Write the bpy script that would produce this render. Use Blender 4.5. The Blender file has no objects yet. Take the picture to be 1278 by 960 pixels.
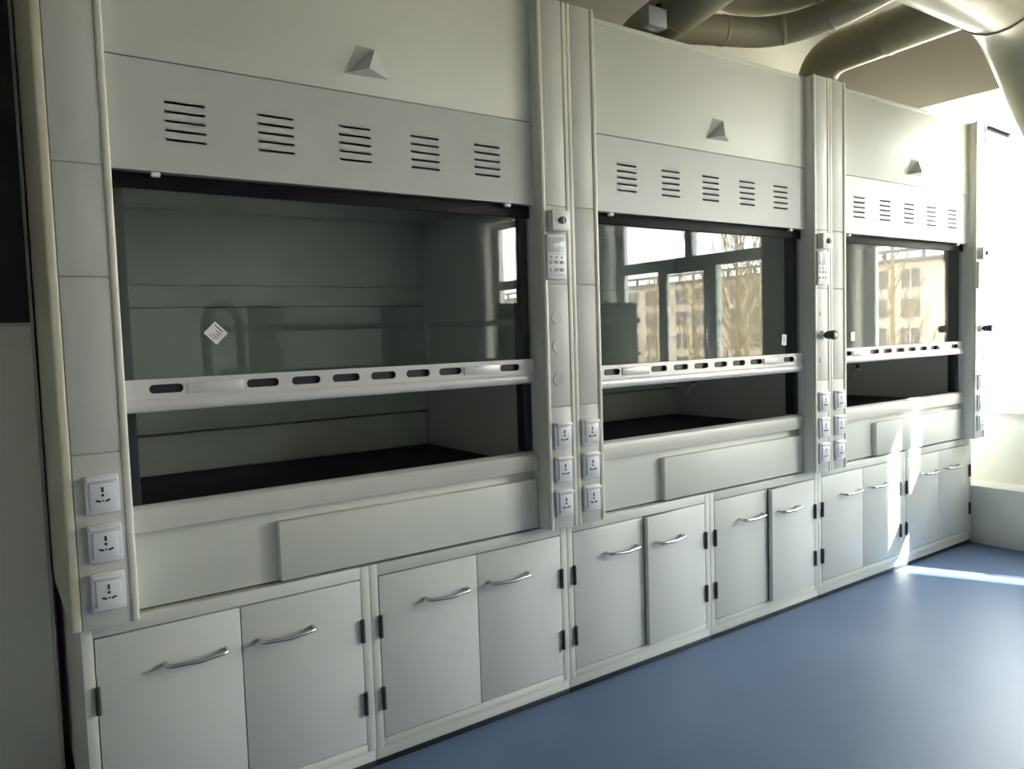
import bpy, bmesh, math, random
from mathutils import Vector, Matrix, Quaternion
R = math.radians
SC = bpy.context.scene
COL = SC.collection
random.seed(7)

# ---------------------------------------------------------------- camera
CAM = dict(x=-0.1645, y=-2.0778, z=1.2789, yaw=34.9336, pitch=-3.6245, roll=-1.8195, f=955.56)
yw, pt, rl = R(CAM['yaw']), R(CAM['pitch']), R(CAM['roll'])
fw = Vector((math.sin(yw)*math.cos(pt), math.cos(yw)*math.cos(pt), math.sin(pt)))
rt = Vector((math.cos(yw), -math.sin(yw), 0)); up = rt.cross(fw)
r2 = rt*math.cos(rl) + up*math.sin(rl); u2 = -rt*math.sin(rl) + up*math.cos(rl)
cd = bpy.data.cameras.new('camera'); cam = bpy.data.objects.new('camera', cd); COL.objects.link(cam)
cam.matrix_world = Matrix(((r2.x, u2.x, -fw.x, CAM['x']), (r2.y, u2.y, -fw.y, CAM['y']), (r2.z, u2.z, -fw.z, CAM['z']), (0, 0, 0, 1)))
cd.sensor_fit = 'HORIZONTAL'; cd.sensor_width = 36; cd.lens = 36*CAM['f']/1278; cd.clip_start = 0.02; cd.clip_end = 500
SC.camera = cam

# ---------------------------------------------------------------- sky, sun, exposure
W = bpy.data.worlds.new('world'); SC.world = W; W.use_nodes = True
bg = W.node_tree.nodes['Background']
bg.inputs[0].default_value = (0.975, 1.0, 0.965, 1); bg.inputs[1].default_value = 11.0
sd = bpy.data.lights.new('sun', 'SUN'); sun = bpy.data.objects.new('sun', sd); COL.objects.link(sun)
SUN_H = Vector((0.447, -0.894, 0)).normalized(); EL = R(30)
sdir = SUN_H*math.cos(EL) + Vector((0, 0, math.sin(EL)))
sun.rotation_euler = sdir.to_track_quat('Z', 'Y').to_euler(); sun.location = (30, -30, 30)
sd.energy = 40; sd.angle = R(0.4); sd.color = (1.0, 0.97, 0.92)
vs = SC.view_settings
SC.display_settings.display_device = 'sRGB'
vs.view_transform = 'Standard'; vs.look = 'None'; vs.gamma = 1; vs.use_curve_mapping = False
vs.exposure = 1.3
SC.cycles.max_bounces = 10; SC.cycles.diffuse_bounces = 6; SC.cycles.glossy_bounces = 4
SC.cycles.transparent_max_bounces = 24; SC.cycles.caustics_reflective = False; SC.cycles.caustics_refractive = False
SC.cycles.sample_clamp_indirect = 6

# windows in the end wall: (y near the hoods, y far)
XW, XG = 4.70, 5.05          # inner face, glazing plane
WIN = [(1.0, -0.93), (-1.56, -3.46), (-4.05, -5.62)]
ZS, ZH = 0.74, 2.60
for k, (a, b) in enumerate(WIN):     # daylight portals in the window openings
    ld = bpy.data.lights.new('daylight_portal', 'AREA'); lo = bpy.data.objects.new('daylight_portal', ld); COL.objects.link(lo)
    ld.shape = 'RECTANGLE'; ld.size = a-b-0.02; ld.size_y = ZH-ZS-0.02; ld.cycles.is_portal = True
    lo.matrix_world = Matrix.Translation((5.14, (a+b)/2, (ZS+ZH)/2)) @ Matrix(((0, 0, 1, 0), (1, 0, 0, 0), (0, 1, 0, 0), (0, 0, 0, 1)))

# ---------------------------------------------------------------- materials
def nm(name):
    m = bpy.data.materials.new(name); m.use_nodes = True; return m, m.node_tree, m.node_tree.nodes['Principled BSDF']
def mat(name, c, rough=0.5, metal=0.0, var=0.04, scale=6.0, bump=0.0, bscale=200.0, spec=0.5, coat=0.0, stretch=None):
    m, nt, b = nm(name)
    b.inputs['Roughness'].default_value = rough; b.inputs['Metallic'].default_value = metal
    b.inputs['Specular IOR Level'].default_value = spec; b.inputs['Coat Weight'].default_value = coat
    tc = nt.nodes.new('ShaderNodeTexCoord'); no = nt.nodes.new('ShaderNodeTexNoise'); no.inputs['Scale'].default_value = scale; no.inputs['Detail'].default_value = 4
    src = tc.outputs['Object']
    if stretch:
        mp = nt.nodes.new('ShaderNodeMapping'); mp.inputs['Scale'].default_value = stretch; nt.links.new(src, mp.inputs[0]); src = mp.outputs[0]
    nt.links.new(src, no.inputs['Vector'])
    cr = nt.nodes.new('ShaderNodeValToRGB'); e = cr.color_ramp.elements
    e[0].position = 0.3; e[1].position = 0.7
    e[0].color = (*[max(0, x*(1-var)) for x in c], 1); e[1].color = (*[min(1, x*(1+var)) for x in c], 1)
    nt.links.new(no.outputs['Fac'], cr.inputs[0]); nt.links.new(cr.outputs[0], b.inputs['Base Color'])
    if bump:
        n2 = nt.nodes.new('ShaderNodeTexNoise'); n2.inputs['Scale'].default_value = bscale; nt.links.new(src, n2.inputs['Vector'])
        bp = nt.nodes.new('ShaderNodeBump'); bp.inputs['Strength'].default_value = bump; bp.inputs['Distance'].default_value = 0.002
        nt.links.new(n2.outputs['Fac'], bp.inputs['Height']); nt.links.new(bp.outputs[0], b.inputs['Normal'])
    return m
def glass_mat(name, tint, ior=1.5, rough=0.0):
    m = bpy.data.materials.new(name); m.use_nodes = True; nt = m.node_tree; nt.nodes.clear()
    o = nt.nodes.new('ShaderNodeOutputMaterial'); mx = nt.nodes.new('ShaderNodeMixShader')
    t = nt.nodes.new('ShaderNodeBsdfTransparent'); t.inputs[0].default_value = (*tint, 1)
    g = nt.nodes.new('ShaderNodeBsdfGlossy'); g.inputs['Roughness'].default_value = rough
    # Schlick reflectance of each face, the same from either side of the sheet
    ge = nt.nodes.new('ShaderNodeNewGeometry'); dt = nt.nodes.new('ShaderNodeVectorMath'); dt.operation = 'DOT_PRODUCT'
    nt.links.new(ge.outputs['Normal'], dt.inputs[0]); nt.links.new(ge.outputs['Incoming'], dt.inputs[1])
    def mth(op, x, y=None):
        n = nt.nodes.new('ShaderNodeMath'); n.operation = op
        for q, v in enumerate((x, y)):
            if v is None: continue
            if isinstance(v, (int, float)): n.inputs[q].default_value = v
            else: nt.links.new(v, n.inputs[q])
        return n
    r0 = ((ior-1)/(ior+1))**2
    ab = mth('ABSOLUTE', dt.outputs['Value']); om = mth('SUBTRACT', 1.0, ab.outputs[0]); pw = mth('POWER', om.outputs[0], 5.0)
    f = mth('ADD', mth('MULTIPLY', pw.outputs[0], 1-r0).outputs[0], r0)
    nt.links.new(f.outputs[0], mx.inputs[0]); nt.links.new(t.outputs[0], mx.inputs[1]); nt.links.new(g.outputs[0], mx.inputs[2]); nt.links.new(mx.outputs[0], o.inputs[0])
    return m
M = {}
M['white'] = mat('white_powder_coat', (0.71, 0.72, 0.675), 0.46, var=0.015, scale=3, bump=0.03, bscale=400)
M['door'] = mat('pale_cabinet_door', (0.685, 0.695, 0.675), 0.36, var=0.015, scale=3, bump=0.03, bscale=400)
M['header'] = mat('pale_grey_coat', (0.565, 0.585, 0.57), 0.40, var=0.015, scale=3)
M['panel'] = mat('grey_column_panel', (0.56, 0.565, 0.54), 0.42, var=0.015, scale=4)
M['strip'] = mat('ivory_edge_strip', (0.78, 0.77, 0.68), 0.28, var=0.01)
M['side'] = mat('beige_side_panel', (0.60, 0.57, 0.46), 0.45, var=0.04, scale=2)
M['alu'] = mat('silver_sash_rail', (0.66, 0.66, 0.66), 0.30, metal=0.15, var=0.02, scale=30, stretch=(0.2, 1, 6))
M['sill'] = mat('grey_sill', (0.56, 0.56, 0.53), 0.32, var=0.02)
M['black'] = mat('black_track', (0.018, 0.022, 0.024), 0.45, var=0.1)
M['worktop'] = mat('black_worktop', (0.008, 0.008, 0.008), 0.5, var=0.2, scale=40, spec=0.12)
M['baffle'] = mat('grey_green_baffle', (0.50, 0.55, 0.51), 0.5, var=0.04, scale=2)
M['liner'] = mat('grey_liner', (0.46, 0.46, 0.46), 0.5, var=0.04, scale=2)
M['steel'] = mat('brushed_steel', (0.62, 0.62, 0.60), 0.25, metal=1.0, var=0.04, scale=40)
M['hinge'] = mat('dark_steel_hinge', (0.07, 0.07, 0.072), 0.45, metal=0.5, var=0.1)
M['plastic'] = mat('white_plastic', (0.74, 0.74, 0.80), 0.30, var=0.01)
M['grille'] = mat('off_white_plastic', (0.78, 0.79, 0.76), 0.32, var=0.01)
M['dark'] = mat('dark_plastic', (0.02, 0.02, 0.025), 0.4, var=0.1)
M['grey'] = mat('grey_plastic', (0.42, 0.43, 0.45), 0.4, var=0.03)
M['screen'] = mat('pale_display', (0.55, 0.58, 0.64), 0.2, var=0.02)
M['green'] = mat('dark_green_valve', (0.012, 0.045, 0.028), 0.3, var=0.1)
M['paper'] = mat('white_sticker', (0.85, 0.85, 0.83), 0.6, var=0.01)
M['ink'] = mat('printed_ink', (0.10, 0.11, 0.11), 0.7, var=0.1)
M['sash'] = glass_mat('sash_glass', (0.90, 0.93, 0.91), 1.52)
M['pane'] = glass_mat('window_glass', (0.96, 0.975, 0.97), 1.5)
M['duct'] = mat('olive_beige_duct', (0.34, 0.32, 0.22), 0.33, var=0.06, scale=4)
M['ductring'] = mat('duct_joint', (0.34, 0.32, 0.24), 0.4, var=0.05)
M['wall'] = mat('pale_wall_paint', (0.76, 0.76, 0.71), 0.7, var=0.03, scale=1.5, bump=0.05, bscale=80)
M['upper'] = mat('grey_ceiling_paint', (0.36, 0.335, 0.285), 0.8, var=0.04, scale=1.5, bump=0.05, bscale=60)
M['frame'] = mat('white_window_frame', (0.80, 0.81, 0.82), 0.4, var=0.02)
M['tile'] = mat('stone_sill', (0.62, 0.63, 0.60), 0.35, var=0.05, scale=8)
M['bench'] = mat('grey_bench', (0.42, 0.44, 0.42), 0.5, var=0.03)
M['rack'] = mat('dark_green_grey_rack', (0.055, 0.07, 0.06), 0.4, var=0.05)
M['curtain'] = mat('dark_cabinet', (0.02, 0.024, 0.02), 0.6, var=0.1)
M['bwall'] = mat('beige_facade', (0.66, 0.55, 0.44), 0.85, var=0.07, scale=0.4)
M['bwall2'] = mat('grey_blocker_facade', (0.5, 0.47, 0.42), 0.85, var=0.06, scale=0.5)
M['bpane'] = mat('dark_window_glass', (0.24, 0.20, 0.18), 0.3, var=0.2)
M['bframe'] = mat('pale_window_frame', (0.55, 0.52, 0.48), 0.6, var=0.05)
M['broof'] = mat('grey_roof_edge', (0.20, 0.20, 0.21), 0.7, var=0.2, scale=0.6)
M['ground'] = mat('winter_ground', (0.42, 0.38, 0.32), 0.95, var=0.15, scale=0.3)
M['bark'] = mat('grey_brown_bark', (0.36, 0.30, 0.20), 0.9, var=0.2, scale=5)
# blue floor: glossy vinyl with faint mottling
m, nt, b = nm('blue_vinyl_floor')
b.inputs['Roughness'].default_value = 0.45; b.inputs['Specular IOR Level'].default_value = 0.36
tc = nt.nodes.new('ShaderNodeTexCoord'); n1 = nt.nodes.new('ShaderNodeTexNoise'); n1.inputs['Scale'].default_value = 1.6; n1.inputs['Detail'].default_value = 6
cr = nt.nodes.new('ShaderNodeValToRGB'); cr.color_ramp.elements[0].color = (0.078, 0.124, 0.225, 1); cr.color_ramp.elements[1].color = (0.096, 0.150, 0.262, 1)
cr.color_ramp.elements[0].position = 0.35; cr.color_ramp.elements[1].position = 0.65
nt.links.new(tc.outputs['Object'], n1.inputs['Vector']); nt.links.new(n1.outputs['Fac'], cr.inputs[0]); nt.links.new(cr.outputs[0], b.inputs['Base Color'])
n2 = nt.nodes.new('ShaderNodeTexNoise'); n2.inputs['Scale'].default_value = 9; bp = nt.nodes.new('ShaderNodeBump'); bp.inputs['Strength'].default_value = 0.06; bp.inputs['Distance'].default_value = 0.01
nt.links.new(tc.outputs['Object'], n2.inputs['Vector']); nt.links.new(n2.outputs['Fac'], bp.inputs['Height']); nt.links.new(bp.outputs[0], b.inputs['Normal'])
M['floor'] = m

# ---------------------------------------------------------------- helpers
MESH = {}
def link(name, me, parent=None, loc=(0, 0, 0), rot=None):
    o = bpy.data.objects.new(name, me); COL.objects.link(o)
    o.parent = parent; o.location = loc
    if rot: o.rotation_euler = rot
    return o
def tag(o, label=None, cat=None, group=None, kind=None):
    if label: o['label'] = label
    if cat: o['category'] = cat
    if group: o['group'] = group
    if kind: o['kind'] = kind
    return o
def empty(name, loc=(0, 0, 0), rz=0):
    o = bpy.data.objects.new(name, None); COL.objects.link(o); o.location = loc; o.rotation_euler = (0, 0, rz); o.empty_display_size = 0.1; return o
def finish(bm, name, m, smooth=None):
    bmesh.ops.recalc_face_normals(bm, faces=bm.faces)
    me = bpy.data.meshes.new(name); bm.to_mesh(me); bm.free(); me.materials.append(m)
    if smooth is not None:
        for p in me.polygons: p.use_smooth = True
        try: me.set_sharp_from_angle(angle=smooth)
        except Exception: pass
    return me
def box_mesh(x0, x1, y0, y1, z0, z1, m, bev=0.0, seg=2):
    key = ('box',) + tuple(round(v, 5) for v in (x0, x1, y0, y1, z0, z1, bev)) + (m.name, seg)
    if key in MESH: return MESH[key]
    bm = bmesh.new(); bmesh.ops.create_cube(bm, size=1)
    for v in bm.verts:
        v.co = Vector(((x0+x1)/2 + v.co.x*(x1-x0), (y0+y1)/2 + v.co.y*(y1-y0), (z0+z1)/2 + v.co.z*(z1-z0)))
    if bev: bmesh.ops.bevel(bm, geom=bm.edges[:], offset=bev, segments=seg, affect='EDGES', profile=0.5)
    MESH[key] = finish(bm, 'box', m, R(40) if bev else None); return MESH[key]
def box(name, parent, x0, x1, y0, y1, z0, z1, m, bev=0.0, seg=2):
    return link(name, box_mesh(x0, x1, y0, y1, z0, z1, M[m] if isinstance(m, str) else m, bev, seg), parent)
def tube_bm(bm, pts, rad, seg=12, caps=True):
    pts = [Vector(p) for p in pts]; n = len(pts)
    rad = rad if isinstance(rad, (list, tuple)) else [rad]*n
    t0 = (pts[1]-pts[0]).normalized(); a = Vector((0, 0, 1)) if abs(t0.z) < 0.9 else Vector((1, 0, 0))
    nrm = t0.cross(a).normalized(); rings = []; tp = t0
    for i, p in enumerate(pts):
        t = (pts[min(i+1, n-1)]-pts[max(i-1, 0)]).normalized()
        nrm = (tp.rotation_difference(t) @ nrm).normalized(); nrm = (nrm - t*nrm.dot(t)).normalized(); tp = t; bn = t.cross(nrm)
        rings.append([bm.verts.new(p + rad[i]*(math.cos(2*math.pi*k/seg)*nrm + math.sin(2*math.pi*k/seg)*bn)) for k in range(seg)])
    for i in range(n-1):
        for k in range(seg): bm.faces.new((rings[i][k], rings[i][(k+1) % seg], rings[i+1][(k+1) % seg], rings[i+1][k]))
    if caps: bm.faces.new(rings[0][::-1]); bm.faces.new(rings[-1])
def tube(name, parent, pts, rad, m, seg=12, key=None, sharp=50):
    k = ('tube', key) if key else None
    if k and k in MESH: return link(name, MESH[k], parent)
    bm = bmesh.new(); tube_bm(bm, pts, rad, seg); me = finish(bm, name, M[m], R(sharp))
    if k: MESH[k] = me
    return link(name, me, parent)
def rrect(x0, x1, z0, z1, r, seg=5):
    r = min(r, (x1-x0)/2-1e-5, (z1-z0)/2-1e-5)
    if r <= 1e-5: return [(x0, z0), (x1, z0), (x1, z1), (x0, z1)]
    out = []
    for cx, cz, a in ((x1-r, z0+r, -90), (x1-r, z1-r, 0), (x0+r, z1-r, 90), (x0+r, z0+r, 180)):
        for k in range(seg+1):
            t = R(a+90*k/seg); out.append((cx+r*math.cos(t), cz+r*math.sin(t)))
    return out
def plate_mesh(loops, thick, m, axis='y', at=0.0):
    """flat plate with holes: loops are 2D outlines (first the rim); thickness centred on the plane axis = at"""
    cu = bpy.data.curves.new('plate', 'CURVE'); cu.dimensions = '2D'; cu.fill_mode = 'BOTH'; cu.extrude = thick/2
    for lp in loops:
        sp = cu.splines.new('POLY'); sp.points.add(len(lp)-1); sp.use_cyclic_u = True
        for q, (a, b) in zip(sp.points, lp): q.co = (a, b, 0, 1)
    ob = bpy.data.objects.new('plate', cu); me = bpy.data.meshes.new_from_object(ob)
    bpy.data.objects.remove(ob); bpy.data.curves.remove(cu)
    bm = bmesh.new(); bm.from_mesh(me); bpy.data.meshes.remove(me)
    bmesh.ops.remove_doubles(bm, verts=bm.verts, dist=1e-5)
    for v in bm.verts:
        a, b, c = v.co
        v.co = (a, at-c, b) if axis == 'y' else (at+c, a, b)
    return finish(bm, 'plate', m)
def poly_prism(prof, x0, x1, m, sharp=35):
    """profile of (y, z) points extruded along x"""
    bm = bmesh.new(); A = [bm.verts.new((x0, y, z)) for y, z in prof]; B = [bm.verts.new((x1, y, z)) for y, z in prof]; n = len(prof)
    bm.faces.new(A); bm.faces.new(B[::-1])
    for i in range(n): bm.faces.new((A[i], B[i], B[(i+1) % n], A[(i+1) % n]))
    return finish(bm, 'prism', m, R(sharp))
def hull_mesh(pts, faces, m):
    bm = bmesh.new(); V = [bm.verts.new(p) for p in pts]
    for f in faces: bm.faces.new([V[i] for i in f])
    return finish(bm, 'hull', m)
def structure(o): o['kind'] = 'structure'; return o

# ---------------------------------------------------------------- the room
ZC = 3.2; X0, Y0, YB = -3.2, -7.0, 0.95
structure(box('floor', None, X0, 4.72, Y0, YB, -0.1, 0.0, 'floor'))
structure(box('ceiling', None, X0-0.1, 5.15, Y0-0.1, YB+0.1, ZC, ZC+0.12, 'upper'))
structure(box('wall_back', None, X0, 4.70, YB, YB+0.12, 0, ZC, 'wall'))
structure(box('wall_left', None, X0-0.12, X0, Y0, YB, 0, ZC, 'wall'))
structure(box('wall_front', None, X0, 4.70, Y0-0.12, Y0, 0, ZC, 'wall'))
loops = [[(Y0-0.1, -0.1), (YB+0.1, -0.1), (YB+0.1, ZH+.001), (Y0-0.1, ZH+.001)]] + [[(b, ZS), (a, ZS), (a, ZH-.001), (b, ZH-.001)] for a, b in WIN]
w = structure(link('wall_end', plate_mesh(loops, 0.45, M['wall'], 'x', XW+0.225)))
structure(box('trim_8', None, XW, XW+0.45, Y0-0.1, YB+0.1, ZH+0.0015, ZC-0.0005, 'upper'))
structure(box('trim_1', None, 4.505, 4.698, Y0+0.02, YB-0.02, 0.0, 0.335, 'tile', 0.006))
for k, (a, b) in enumerate(WIN):
    t = structure(box('window_sill', None, 4.66, 5.0, b+0.004, a-0.004, ZS+0.001, ZS+0.026, 'tile', 0.005)); t.name = 'trim_%d' % (k+2)
FW = 0.06
def window(n, a, b):
    x0, x1 = XG-0.035, XG+0.035
    root = structure(link('window_%d' % n, plate_mesh([[(b+.002, ZS+.027), (a-.002, ZS+.027), (a-.002, ZH-.002), (b+.002, ZH-.002)], [(b+FW, ZS+FW+.027), (a-FW, ZS+FW+.027), (a-FW, ZH-FW), (b+FW, ZH-FW)]], 0.07, M['frame'], 'x', XG)))
    zt = 1.875; wy = (a-b-2*FW); L = b+FW; H = a-FW
    box('transom', root, x0, x1, L, H, zt-0.05, zt+0.05, 'frame', 0.004)
    mid = (L+H)/2 - 0.05
    box('mullion', root, x0, x1, mid-0.04, mid+0.04, zt+0.05, ZH-FW, 'frame', 0.004)
    m1, m2 = L+wy*0.288, L+wy*0.62
    for q in (m1, m2): box('mullion', root, x0, x1, q-0.04, q+0.04, ZS+FW+.027, zt-0.05, 'frame', 0.004)
    for (p, q, s, t) in ((L, m1-.04, ZS+FW+.027, zt-.05), (m1+.04, m2-.04, ZS+FW+.027, zt-.05), (m2+.04, H, ZS+FW+.027, zt-.05), (L, mid-.04, zt+.05, ZH-FW), (mid+.04, H, zt+.05, ZH-FW)):
        pn = box('pane', root, XG-0.003, XG+0.003, p+.001, q-.001, s+.001, t-.001, 'pane')
        if p > m1 and q < m2 and t < zt:
            cs = link('casement', plate_mesh([[(p+.002, s+.002), (q-.002, s+.002), (q-.002, t-.002), (p+.002, t-.002)], [(p+.035, s+.035), (q-.035, s+.035), (q-.035, t-.035), (p+.035, t-.035)]], 0.05, M['frame'], 'x', XG-0.035), root)
    tube('window_handle', root, [(XG-0.06, m2-.015, 1.28), (XG-0.11, m2-.015, 1.28), (XG-0.11, m2-.015, 1.17)], 0.011, 'steel', 8)
    return root
for k, (a, b) in enumerate(WIN): window(k+1, a, b)
tube('window_stay', bpy.data.objects['window_1'], [(XG-0.10, 0.122, 2.45), (XG-0.10, 0.003, 2.374)], 0.016, 'dark', 8)

# ---------------------------------------------------------------- fume hoods
HW = 1.5; WC = 0.122
YC = -0.069
XI0, XI1 = WC+0.001, HW-WC-0.001
def socket_outlet(root, x, z, mname):
    o = link('power_outlet', box_mesh(-0.036, 0.036, -0.012, 0.0, -0.045, 0.045, M[mname], 0.004), root, (x, YC, z))
    box('cover_lip', o, -0.033, 0.033, -0.021, -0.011, 0.031, 0.042, mname, 0.003)
    box('socket_face', o, -0.027, 0.027, -0.0165, -0.011, -0.036, 0.028, 'plastic', 0.003)
    for (dx, dz, w, h, r) in ((0, 0.012, 0.005, 0.012, 0), (0, -0.001, 0.006, 0.006, 0), (-0.010, -0.014, 0.011, 0.0045, 20), (0.010, -0.014, 0.011, 0.0045, -20), (0, -0.014, 0.004, 0.004, 0)):
        link('socket_hole', box_mesh(-w/2, w/2, -0.0172, -0.0160, -h/2, h/2, M['dark']), o, (dx, 0, dz), (0, R(r), 0))
def column(root, x0, side, i):
    """side +1: column at the hood's start, -1: at its end"""
    c = box('column', root, x0, x0+WC, YC+0.008, 0.85, 0.622, 2.366, 'white' if True else 'white', 0.002)
    s0, s1 = (x0, x0+0.018) if side > 0 else (x0+WC-0.018, x0+WC)      # outer strip
    i0, i1 = (x0+WC-0.017, x0+WC) if side > 0 else (x0, x0+0.017)      # inner strip
    if i == 0 and side > 0:
        box('edge_strip', c, -0.022, x0, YC-0.001, YC+0.020, 0.622, 2.372, 'side', 0.006, 3); s1 = x0
    else: box('edge_strip', c, s0+0.0008, s1, YC-0.001, YC+0.0085, 0.622, 2.372, 'strip', 0.004, 3)
    box('edge_strip', c, i0, i1, YC-0.004, YC+0.0085, 0.622, 2.372, 'strip', 0.006, 3)
    p0, p1 = (s1+0.001, i0-0.001) if side > 0 else (i1+0.001, s0-0.001)
    for za, zb in ((0.622, 1.035), (1.038, 1.444), (1.447, 1.702), (1.705, 2.370)):
        box('column_panel', c, p0, p1, YC+0.001, YC+0.0085, za, zb, 'panel', 0.0012)
    for z in (0.941, 0.826, 0.711):
        socket_outlet(root, x0 + (0.058 if side > 0 else 0.058), z, 'plastic')
    return c
SLOTS = [(0.183, 0.263), (0.421, 0.507), (0.543, 0.625), (0.660, 0.743), (0.778, 0.858), (0.893, 0.973), (1.006, 1.087), (1.234, 1.311)]
VENTX = [0.252, 0.479, 0.704, 0.928, 1.150]
VENTZ = [1.879-0.0227*k for k in range(5)]
def cyl_y(name, root, x, z, y0, y1, r, m, seg=20):
    return tube(name, root, [(x, y0, z), (x, y1, z)], r, m, seg)
def make_hood(i, zr0, zr1, label):
    root = empty('fume_hood', (HW*i, 0, 0)); tag(root, label, 'fume hood', 'fume hoods standing in one row')
    column(root, 0.0, 1, i); column(root, HW-WC, -1, i)
    if i == 0: box('side_panel', root, -0.018, -0.0005, YC+0.0205, 0.85, 0.622, 2.366, 'side', 0.002)
    box('top_panel', root, WC, HW-WC, -0.028, 0.85, 2.352, 2.370, 'white', 0.002)
    box('back_panel', root, WC, HW-WC, 0.835, 0.85, 0.622, 2.352, 'white')
    # upper panel with its wedge-shaped pull
    u = box('upper_panel', root, XI0, XI1, -0.030, -0.012, 1.977, 2.351, 'white', 0.0015)
    kx = 0.730
    hl = hull_mesh([(0.726, -.030, 2.026), (0.768, -.030, 2.110), (0.828, -.030, 2.106), (0.866, -.030, 2.030), (0.782, -.080, 2.034), (0.820, -.040, 2.104)],
                   [(0, 1, 5, 4), (1, 2, 5), (2, 3, 4, 5), (0, 4, 3), (0, 3, 2, 1)], M['header'])
    link('pull', hl, u)
    # vent panel with five groups of five louvred slots
    key = 'vent'
    if key not in MESH:
        holes = [rrect(x, x+0.097, z-0.0035, z+0.0035, 0.0034, 3) for x in VENTX for z in VENTZ]
        MESH[key] = plate_mesh([[(XI0, 1.708), (XI1, 1.708), (XI1, 1.974), (XI0, 1.974)]] + holes, 0.006, M['header'], 'y', -0.027)
        MESH['louver'] = poly_prism([(-0.0300, 0.0066), (-0.0326, 0.0026), (-0.0321, 0.0020), (-0.0300, 0.0046)], 0.0, 0.095, M['header'])
    v = link('vent_panel', MESH[key], root)
    for x in VENTX:
        for z in VENTZ: link('louver', MESH['louver'], v, (x+0.001, 0, z))
    for bx in (0.225, 1.275): box('stop_bumper', v, bx-0.011, bx+0.011, -0.0298, -0.014, 1.695, 1.7075, 'grille', 0.004)
    # sash: tracks, glass, slotted rail with grips
    zt = 0.885
    box('sash_track', root, XI0, XI0+0.032, 0.016, 0.060, zt, 1.699, 'black', 0.002)
    box('sash_track', root, XI1-0.032, XI1, 0.016, 0.060, zt, 1.699, 'black', 0.002)
    box('head_gap_shade', root, XI0+0.002, XI1-0.002, -0.006, 0.003, 1.668, 1.707, 'worktop', 0.002)  # black bar stands in for the shaded gap at the glass top
    g = box('sash_glass', root, XI0+0.0005, XI1-0.0005, 0.0045, 0.0095, zr0+0.02, 1.690, 'sash')
    holes = [rrect(a, b, zr0+0.044, zr0+0.065, 0.0098, 5) for a, b in SLOTS]
    k2 = ('rail', round(zr1-zr0, 4))
    if k2 not in MESH:
        MESH[k2] = plate_mesh([rrect(XI0+0.001, XI1-0.006, 0.0, zr1-zr0, 0.010)] + [rrect(a, b, zr1-zr0-0.036, zr1-zr0-0.014, 0.0105, 5) for a, b in SLOTS], 0.006, M['alu'], 'y', -0.009)
    r = link('sash_rail', MESH[k2], root, (0, 0, zr0))
    link('rail_lip', poly_prism([(-0.0121, 0.030), (-0.0155, 0.026), (-0.0175, 0.018), (-0.0175, 0.009), (-0.0155, 0.001), (-0.012, -0.002), (0.0, -0.002), (0.0, 0.004), (-0.0121, 0.006)], XI0+0.001, XI1-0.007, M['alu'], 60), r)
    box('rail_back', r, XI0+0.002, XI1-0.007, 0.0035 - 0.001, 0.0042, 0.001, zr1-zr0-0.002, 'dark')
    for a, b in ((0.272, 0.412), (1.094, 1.227)):
        box('sash_grip', r, a, b, -0.0165, -0.0118, zr1-zr0-0.040, zr1-zr0-0.012, 'alu', 0.002)
    # sill and apron
    link('sill', poly_prism([(-0.012, 0.822), (-0.014, 0.862), (-0.010, 0.876), (0.000, 0.884), (0.012, 0.886), (0.060, 0.866), (0.060, 0.822)], XI0, XI1-0.004, M['sill']), root)
    ap = box('apron_panel', root, XI0, XI1, 0.018, 0.036, 0.622, 0.818, 'white', 0.0015)
    box('access_cover', ap, 0.488, XI1-0.002, -0.008, 0.0178, 0.624, 0.790, 'white', 0.004)
    # inside
    box('worktop', root, XI0, XI1, 0.061, 0.752, 0.805, 0.838, 'worktop', 0.002)
    for xa, xb in ((XI0, XI0+0.004), (XI1-0.004, XI1)): box('liner_panel', root, xa, xb, 0.062, 0.752, 0.839, 1.745, 'liner')
    for za, zb, y in ((0.839, 0.975, 0.760), (0.985, 1.411, 0.738), (1.414, 1.487, 0.738), (1.490, 1.745, 0.738)):
        box('baffle_panel', root, XI0+0.005, XI1-0.005, y, y+0.008, za, zb, 'baffle', 0.002)
    box('inner_ceiling', root, XI0, XI1, 0.062, 0.752, 1.746, 1.760, 'liner')
    return root
LBL = ['nearest of the white fume hoods, with dim greenish glass and a tilted sticker',
       'middle white fume hood of the row, its glass reflecting a divided window',
       'farthest white fume hood of the row, beside the bright window wall']
RAILS = [(1.121, 1.200), (1.081, 1.162), (1.101, 1.170)]
HOODS = [make_hood(i, RAILS[i][0], RAILS[i][1], LBL[i]) for i in range(3)]
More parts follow.
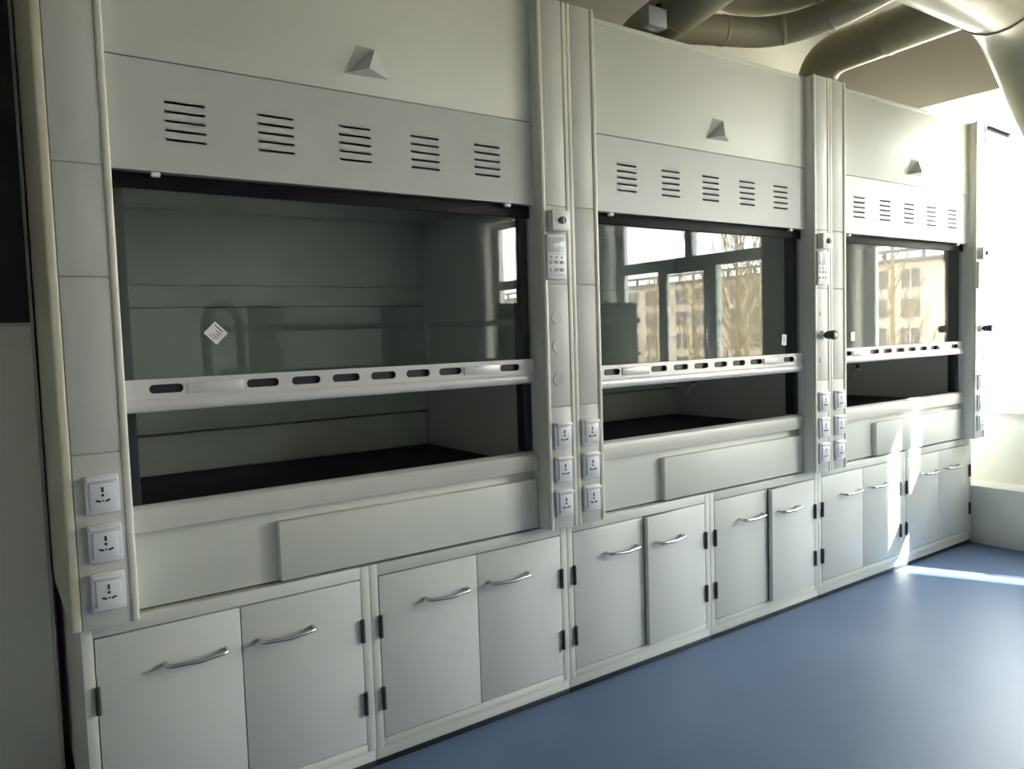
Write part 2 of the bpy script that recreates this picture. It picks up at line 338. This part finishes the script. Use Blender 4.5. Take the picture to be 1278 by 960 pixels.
def controls(root, valve):
    bx = box('key_switch_box', root, 1.398, 1.472, YC-0.032, YC+0.001, 1.618, 1.686, 'grille', 0.004)
    tube('key_switch', bx, [(1.437, YC-0.040, 1.652), (1.437, YC-0.031, 1.652)], 0.012, 'ink', 16)
    box('key_slot', bx, 1.4352, 1.4388, YC-0.0425, YC-0.0395, 1.644, 1.660, 'grille')
    cp = box('control_panel', root, 1.384, 1.464, YC-0.016, YC+0.001, 1.460, 1.608, 'plastic', 0.006)
    box('display', cp, 1.392, 1.456, YC-0.018, YC-0.0155, 1.550, 1.598, 'screen', 0.001)
    box('panel_line', cp, 1.392, 1.456, YC-0.0168, YC-0.0155, 1.542, 1.544, 'grey')
    for q in range(3):
        for z in (1.517, 1.492): box('button', cp, 1.394+0.022*q, 1.408+0.022*q, YC-0.018, YC-0.0155, z-0.005, z+0.005, 'grey', 0.002)
        box('indicator', cp, 1.398+0.022*q, 1.403+0.022*q, YC-0.0172, YC-0.0155, 1.530, 1.535, 'dark')
    box('panel_line', cp, 1.392, 1.456, YC-0.0168, YC-0.0155, 1.474, 1.476, 'grey')
    for z in (1.334, 1.239, 1.129):
        if valve and z == 1.239:
            vb = cyl_y('valve_base', root, 1.433, z, YC+0.001, YC-0.014, 0.020, 'grille')
            tube('valve_handle', vb, [(1.433, YC-0.012, z), (1.433, YC-0.020, z), (1.433, YC-0.024, z), (1.433, YC-0.062, z), (1.433, YC-0.068, z)], [0.009, 0.011, 0.017, 0.022, 0.019], 'green', 10, sharp=30)
            tube('valve_cap', vb, [(1.433, YC-0.067, z), (1.433, YC-0.0705, z)], 0.010, 'grille', 14)
        else:
            pl = cyl_y('plug_cap', root, 1.428, z, YC+0.0015, YC-0.0025, 0.021 if not valve else 0.010, 'grey' if z < 1.2 and not valve else 'panel')
for i, h in enumerate(HOODS): controls(h, i > 0)
def sticker(root, x, z, w, h, rot, lines):
    s = link('sticker', box_mesh(-w/2, w/2, -0.0004, 0.0, -h/2, h/2, M['paper']), root, (x, 0.0043, z), (0, R(rot), 0))
    for dx, dz, lw, lh in lines: link('print_mark', box_mesh(-lw/2, lw/2, -0.0006, -0.0004, -lh/2, lh/2, M['ink']), s, (dx, 0, dz))
sticker(HOODS[0], 0.353, 1.311, 0.044, 0.042, 45, [(-0.003, 0.014, 0.026, 0.0025), (0.004, 0.006, 0.016, 0.002), (0.006, -0.001, 0.012, 0.002), (0.004, -0.008, 0.018, 0.002), (0.0, -0.014, 0.020, 0.0015)])
sticker(HOODS[1], 1.262, 1.224, 0.034, 0.048, 5, [(0.002, 0.006, 0.018, 0.002), (0.0, -0.004, 0.014, 0.002)])
sticker(HOODS[2], 0.300, 1.225, 0.034, 0.042, 0, [(0.0, 0.005, 0.014, 0.002)])
for h in HOODS[1:]:     # bench tap inside, on the end liner
    n = tube('gas_tap', h, [(XI1-0.004, 0.60, 1.00), (XI1-0.045, 0.60, 1.00), (XI1-0.075, 0.60, 0.985), (XI1-0.085, 0.60, 0.955)], [0.011, 0.008, 0.006, 0.004], 'grey', 10)
    tube('tap_knob', n, [(XI1-0.035, 0.60, 1.01), (XI1-0.035, 0.60, 1.035)], 0.010, 'green', 10)

# ---------------------------------------------------------------- base cabinets
CW = 0.75
CL = ['first base cabinet of the row, partly out of the frame below the nearest hood',
      'second base cabinet of the row, both doors shut, beside the nearest cabinet',
      'third base cabinet of the row, its right door ajar, under the middle hood',
      'fourth base cabinet of the row, its right door ajar, under the middle hood',
      'fifth base cabinet of the row, both doors shut, left of the sunlight streak',
      'last base cabinet of the row, streaked by sunlight, next to the window wall']
HP = [(0.0, 0, 0), (0.0, -0.022, 0), (0.006, -0.030, 0), (0.016, -0.033, 0.0), (0.075, -0.036, -0.004), (0.134, -0.033, 0), (0.144, -0.030, 0), (0.150, -0.022, 0), (0.150, 0, 0)]
def cabinet(k, ajar):
    root = empty('base_cabinet', (CW*k, 0, 0)); tag(root, CL[k], 'cabinet', 'base cabinets under the fume hoods')
    g = 0.0007
    for xa, xb in ((g, 0.018), (CW-0.018, CW-g)): box('side_panel', root, xa, xb, 0.0205, 0.80, 0.052, 0.598, 'white')
    box('top_panel', root, g, CW-g, 0.0205, 0.80, 0.599, 0.614, 'white')
    box('bottom_panel', root, 0.019, CW-0.019, 0.0205, 0.79, 0.053, 0.070, 'white')
    box('back_panel', root, 0.019, CW-0.019, 0.785, 0.80, 0.071, 0.598, 'white')
    box('frame_rail', root, 0.0265, CW-0.0285, 0.0, 0.020, 0.579, 0.614, 'white', 0.001)
    box('frame_rail', root, 0.0265, CW-0.0285, 0.0, 0.020, 0.053, 0.078, 'white', 0.001)
    box('frame_stile', root, g, 0.026, 0.0, 0.020, 0.053, 0.614, 'white', 0.001)
    box('frame_stile', root, CW-0.028, CW-g, 0.0, 0.020, 0.053, 0.614, 'white', 0.001)
    box('toe_kick', root, g, CW-g, 0.006, 0.020, 0.017, 0.0515, 'white', 0.001)
    box('seal_shadow_strip', root, g, CW-g, 0.003, 0.020, 0.0, 0.0165, 'black', 0.001)  # black strip stands for both the floor seal and the contact shadow
    xm = 0.375
    for s in (0, 1):
        if s == 0: xh, w = 0.0285, xm-0.0015-0.0285
        else: xh, w = CW-0.0305, CW-0.0305-xm-0.0015
        sg = 1 if s == 0 else -1
        d = link('door', box_mesh(min(0, sg*w), max(0, sg*w), -0.001, 0.018, 0.0815, 0.5755, M['door'], 0.0012), root, (xh, 0, 0))
        if s == 1 and ajar: d.rotation_euler = (0, 0, R(ajar))
        hx = 0.182-0.0285 if s == 0 else -(0.7195-0.42)
        bm = None
        hk = ('tube', 'door_handle')
        if hk not in MESH:
            bm = bmesh.new(); tube_bm(bm, HP, 0.0058, 10); MESH[hk] = finish(bm, 'handle', M['steel'], R(60))
        link('handle', MESH[hk], d, (hx, -0.001, 0.476))
        for z in (0.425, 0.205):
            tube('hinge', d, [(-0.0005*sg, -0.006, z-0.034), (-0.0005*sg, -0.006, z+0.034)], 0.0062, 'hinge', 10, key=('hinge', sg, z))
    return root
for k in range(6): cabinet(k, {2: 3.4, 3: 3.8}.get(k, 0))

# ---------------------------------------------------------------- exhaust ducts above the hoods
def arc(pts, r=0.16, seg=8):
    """round the corners of a polyline"""
    pts = [Vector(p) for p in pts]; out = [pts[0]]
    for i in range(1, len(pts)-1):
        a, b, c = pts[i-1], pts[i], pts[i+1]; d = min(r, (b-a).length*0.49, (c-b).length*0.49)
        p, q = b+(a-b).normalized()*d, b+(c-b).normalized()*d
        for k in range(seg+1):
            t = k/seg; out.append(p*(1-t)**2 + b*2*t*(1-t) + q*t*t)
    out.append(pts[-1]); return out
def duct(label, pts, rad, rings, r=0.2, extra=None):
    path = arc(pts, r); base = Vector(path[0])
    root = empty('exhaust_duct', base); tag(root, label, 'duct', 'exhaust ducts above the fume hoods')
    L = [Vector(p)-base for p in path]
    tube('pipe', root, L, rad, 'duct', 28)
    cum = [0]
    for a, b in zip(L, L[1:]): cum.append(cum[-1]+(b-a).length)
    for s in rings:
        s *= cum[-1]
        for i in range(len(L)-1):
            if cum[i] <= s <= cum[i+1]:
                t = (L[i+1]-L[i]).normalized(); p = L[i]+t*(s-cum[i]); tube('joint_ring', root, [p-t*0.009, p-t*0.005, p+t*0.005, p+t*0.009], [rad*1.0, rad*1.035, rad*1.035, rad*1.0], 'ductring', 28); break
    return root
duct('bent olive duct curving from the middle hood toward the main duct', [(2.385, 0.285, 2.585), (2.45, 0.262, 2.59), (2.86, 0.13, 2.60), (2.97, -0.10, 2.62), (2.97, -0.40, 2.66)], 0.064, (0.24, 0.52, 0.72), 0.16)
duct('straight olive duct leaving the middle hood top beside the damper', [(2.30, 0.43, 2.371), (2.30, 0.43, 2.555), (2.12, -0.385, 2.58)], 0.095, (0.5,), 0.14)
duct('dark duct rising behind the farthest hood top toward the main duct', [(3.62, 0.40, 2.371), (3.62, 0.40, 2.70), (3.56, -0.42, 2.70)], 0.102, (0.62,), 0.2)
duct('pale upper duct with a seam, above the bent olive duct', [(0.75, 0.46, 2.371), (0.75, 0.46, 2.975), (3.20, 0.46, 2.975), (3.34, 0.16, 2.975), (3.32, -0.40, 3.0), (3.32, -0.50, 3.19)], 0.120, (0.35, 0.6, 0.80), 0.25)
dm = duct('largest pale main duct running along the row and turning down by the window', [(-2.6, -0.62, 2.64), (3.50, -0.62, 2.64), (4.22, -0.64, 2.015)], 0.190, (0.3, 0.5, 0.843), 0.20)
base = Vector((-2.6, -0.62, 2.64))
tube('cone_reducer', dm, [Vector((4.22, -0.64, 2.015))-base, Vector((4.36, -0.645, 1.90))-base, Vector((4.40, -0.645, 1.86))-base], [0.191, 0.12, 0.12], 'duct', 28)
da = empty('duct_damper', (2.06, 0.10, 2.371)); tag(da, 'small grey damper actuator with bracket on top of the middle hood', 'damper')
box('bracket', da, -0.03, 0.03, 0.0, 0.006, 0.0, 0.115, 'steel', 0.001)
box('actuator', da, -0.05, 0.05, -0.05, -0.001, 0.075, 0.150, 'grey', 0.006)
tube('spindle', da, [(0.03, -0.025, 0.149), (0.03, -0.025, 0.172)], 0.012, 'dark', 10)

# ---------------------------------------------------------------- things beside and behind
wc = empty('tall_cabinet', (-0.62, 0.48, 0)); tag(wc, 'dark tall cabinet standing against the wall left of the nearest hood', 'cabinet')
box('upper_door', wc, -0.53, 0.588, -0.02, -0.001, 1.36, 2.55, 'curtain', 0.003)
box('body', wc, -0.55, 0.598, 0.0, 0.34, 0.0, 2.6, 'grille', 0.003)
box('lower_door', wc, -0.53, 0.588, -0.02, -0.001, 0.06, 1.35, 'grille', 0.003)
lb = empty('lab_bench', (0.9, -2.95, 0)); tag(lb, 'grey island lab bench with a dark reagent rack, mirrored in the hood glass', 'lab bench')
box('worktop', lb, 0.0, 3.45, 0.0, 0.66, 0.80, 0.83, 'bench', 0.004)
for q in range(4): box('cupboard', lb, 0.05+0.84*q, 0.87+0.84*q, 0.04, 0.62, 0.0, 0.799, 'door', 0.002)
box('rack_shelf', lb, 0.15, 3.46, 0.25, 0.45, 1.356, 1.394, 'rack', 0.003)
box('rack_shelf', lb, 0.15, 3.46, 0.25, 0.45, 1.085, 1.118, 'rack', 0.003)
for xa, xb in ((0.31, 0.48), (1.20, 1.48), (2.15, 2.42), (3.12, 3.44)):
    for za, zb in ((0.831, 1.084), (1.119, 1.355), (1.395, 1.52)): box('rack_post', lb, xa, xb, 0.27, 0.43, za, zb, 'rack', 0.003)

fh = empty('flexible_hose', (1.10, -2.45, 0.8305)); tag(fh, 'ribbed grey hose looping up beside the bench rack, mirrored in the nearest glass', 'hose')
hp = arc([(0.0, 0.0, 0.0), (0.0, 0.0, 0.62), (-0.10, 0.02, 0.70), (-0.20, 0.04, 0.62), (-0.20, 0.06, 0.002)], 0.10, 14); fine = []
for a, b in zip(hp, hp[1:]):
    n = max(1, int((b-a).length/0.006))
    fine += [a.lerp(b, q/n) for q in range(n)]
tube('hose', fh, fine, [0.022 if (q//2) % 2 else 0.030 for q in range(len(fine))], 'rack', 12)
tube('collar', fh, [(0, 0, 0.0), (0, 0, 0.03)], 0.036, 'bench', 14)
gf = empty('gooseneck_tap', (1.06, -2.335, 0.8305)); tag(gf, 'slim gooseneck tap at the end of the bench, mirrored in the nearest glass', 'tap')
tube('spout', gf, arc([(0, 0, 0), (0, 0, 0.26), (-0.07, 0, 0.33), (-0.14, 0, 0.26), (-0.14, 0, 0.16)], 0.08, 8), 0.010, 'rack', 10)
tube('tap_base', gf, [(0, 0, 0), (0, 0, 0.03)], 0.022, 'rack', 14)

# ---------------------------------------------------------------- outside
ZG = -4.2
gr = box('ground', None, 5.2, 190, -220, 80, ZG-0.3, ZG, 'ground'); structure(gr)
BX = 77.0
bd = empty('apartment_building', (BX, -75, ZG)); tag(bd, 'long beige apartment block outside, mirrored in the hood glass', 'building')
box('wall', bd, 0, 12, -75, 62, 0, 11.7, 'bwall')
box('roof_edge', bd, -0.6, 12.3, -75.5, 62.5, 11.7, 12.0, 'broof')
for y in range(-74, 62, 4): box('roof_post', bd, 0.0, 0.25, y, y+0.3, 12.0, 12.7, 'broof')
box('roof_rail', bd, -0.05, 0.3, -75, 62, 12.7, 13.0, 'broof')
fm = plate_mesh([[(-1.05, -1.0), (1.05, -1.0), (1.05, 1.0), (-1.05, 1.0)], [(-0.97, -0.92), (-0.07, -0.92), (-0.07, 0.92), (-0.97, 0.92)], [(0.07, -0.92), (0.97, -0.92), (0.97, 0.92), (0.07, 0.92)]], 0.12, M['bframe'], 'x', -0.06)
pm = box_mesh(-0.03, 0.0, -1.0, 1.0, -0.95, 0.95, M['bpane'])
for c in range(30):
    for f in range(4):
        p = (0, 75-41.46 + (9-c//2)*9.0 - (3.4 if c % 2 == 0 else 0.0) + 3.4 - 60*0, 1.15+2.95*f)
        if not -74 < p[1] < 61: continue
        w = link('window', fm, bd, p); link('pane', pm, w, (0, 0, 0))
an = empty('sun_blocker_wing', (10, -25.55, ZG)); tag(an, 'grey side wing added outside past the windows to narrow the sunlight', 'building')  # invented wing, added to cut the sun beam down to a narrow streak
box('wall', an, -3, 2.0, -8, 8.9, 0, 22, 'bwall2')
for f in range(6):
    for y in (-6, -3, 0, 3, 6):
        w = link('window', fm, an, (-3, y, 2.3+3.1*f)); link('pane', pm, w)
def tree(x, y, h, n, label, seed, spread, th=1.0):
    rnd = random.Random(seed); root = empty('bare_tree', (x, y, ZG)); tag(root, label, 'tree', 'bare poplars outside the windows')
    tube('trunk', root, [(0, 0, 0), (0.05, 0.04, h*0.3), (-0.04, 0.1, h*0.6), (0.05, 0.06, h)], [0.17, 0.13, 0.08, 0.02], 'bark', 7)
    bm = bmesh.new()
    for k in range(n):
        t = 0.10+0.84*k/n; z = h*t; a = rnd.uniform(0, 6.283); L = (1-t*0.6)*spread*rnd.uniform(0.7, 1.2)*h*0.3
        st = Vector((0, 0.05, z)); dr = Vector((math.cos(a)*0.42, math.sin(a)*0.42, 1)).normalized()
        p1 = st+dr*L*0.4+Vector((math.cos(a), math.sin(a), 0))*0.12*L; p2 = st+dr*L+Vector((math.cos(a), math.sin(a), 0))*0.1*L
        tube_bm(bm, [st, p1, p2], [0.05*th, 0.034*th, 0.012*th], 3, False)
        for j in range(6):
            s = rnd.uniform(0.3, 0.95); q = st.lerp(p2, s)
            b2 = a+rnd.uniform(-1.3, 1.3); d2 = Vector((math.cos(b2)*0.45, math.sin(b2)*0.45, 1)).normalized()
            tube_bm(bm, [q, q+d2*L*rnd.uniform(0.25, 0.5)], [0.022*th, 0.009*th], 3, False)
    me = finish(bm, 'branches', M['bark']); o = link('branches', me, root); o['kind'] = 'stuff'
TREES = [(34, -16.6, 15, 24, 'slim bare poplar mirrored in the middle of the farthest hood glass', 1, 0.8),
         (30, -20.6, 14, 60, 'densest bare poplar mirrored at the right of the middle hood glass', 2, 0.9, 0.7),
         (34, -25.2, 14, 70, 'bare poplar mirrored beside the right light of the middle hood glass', 3, 0.9),
         (26, -21.2, 11, 40, 'bare poplar mirrored in the centre casement of the middle hood glass', 4, 0.8, 0.7),
         (50, -47.0, 11, 40, 'distant low bare poplar mirrored in the left light of the middle hood glass', 5, 0.8),
         (34, -12.6, 13, 60, 'bushy bare poplar mirrored at the right edge of the farthest hood glass', 6, 0.8)]
for t in TREES: tree(*t)
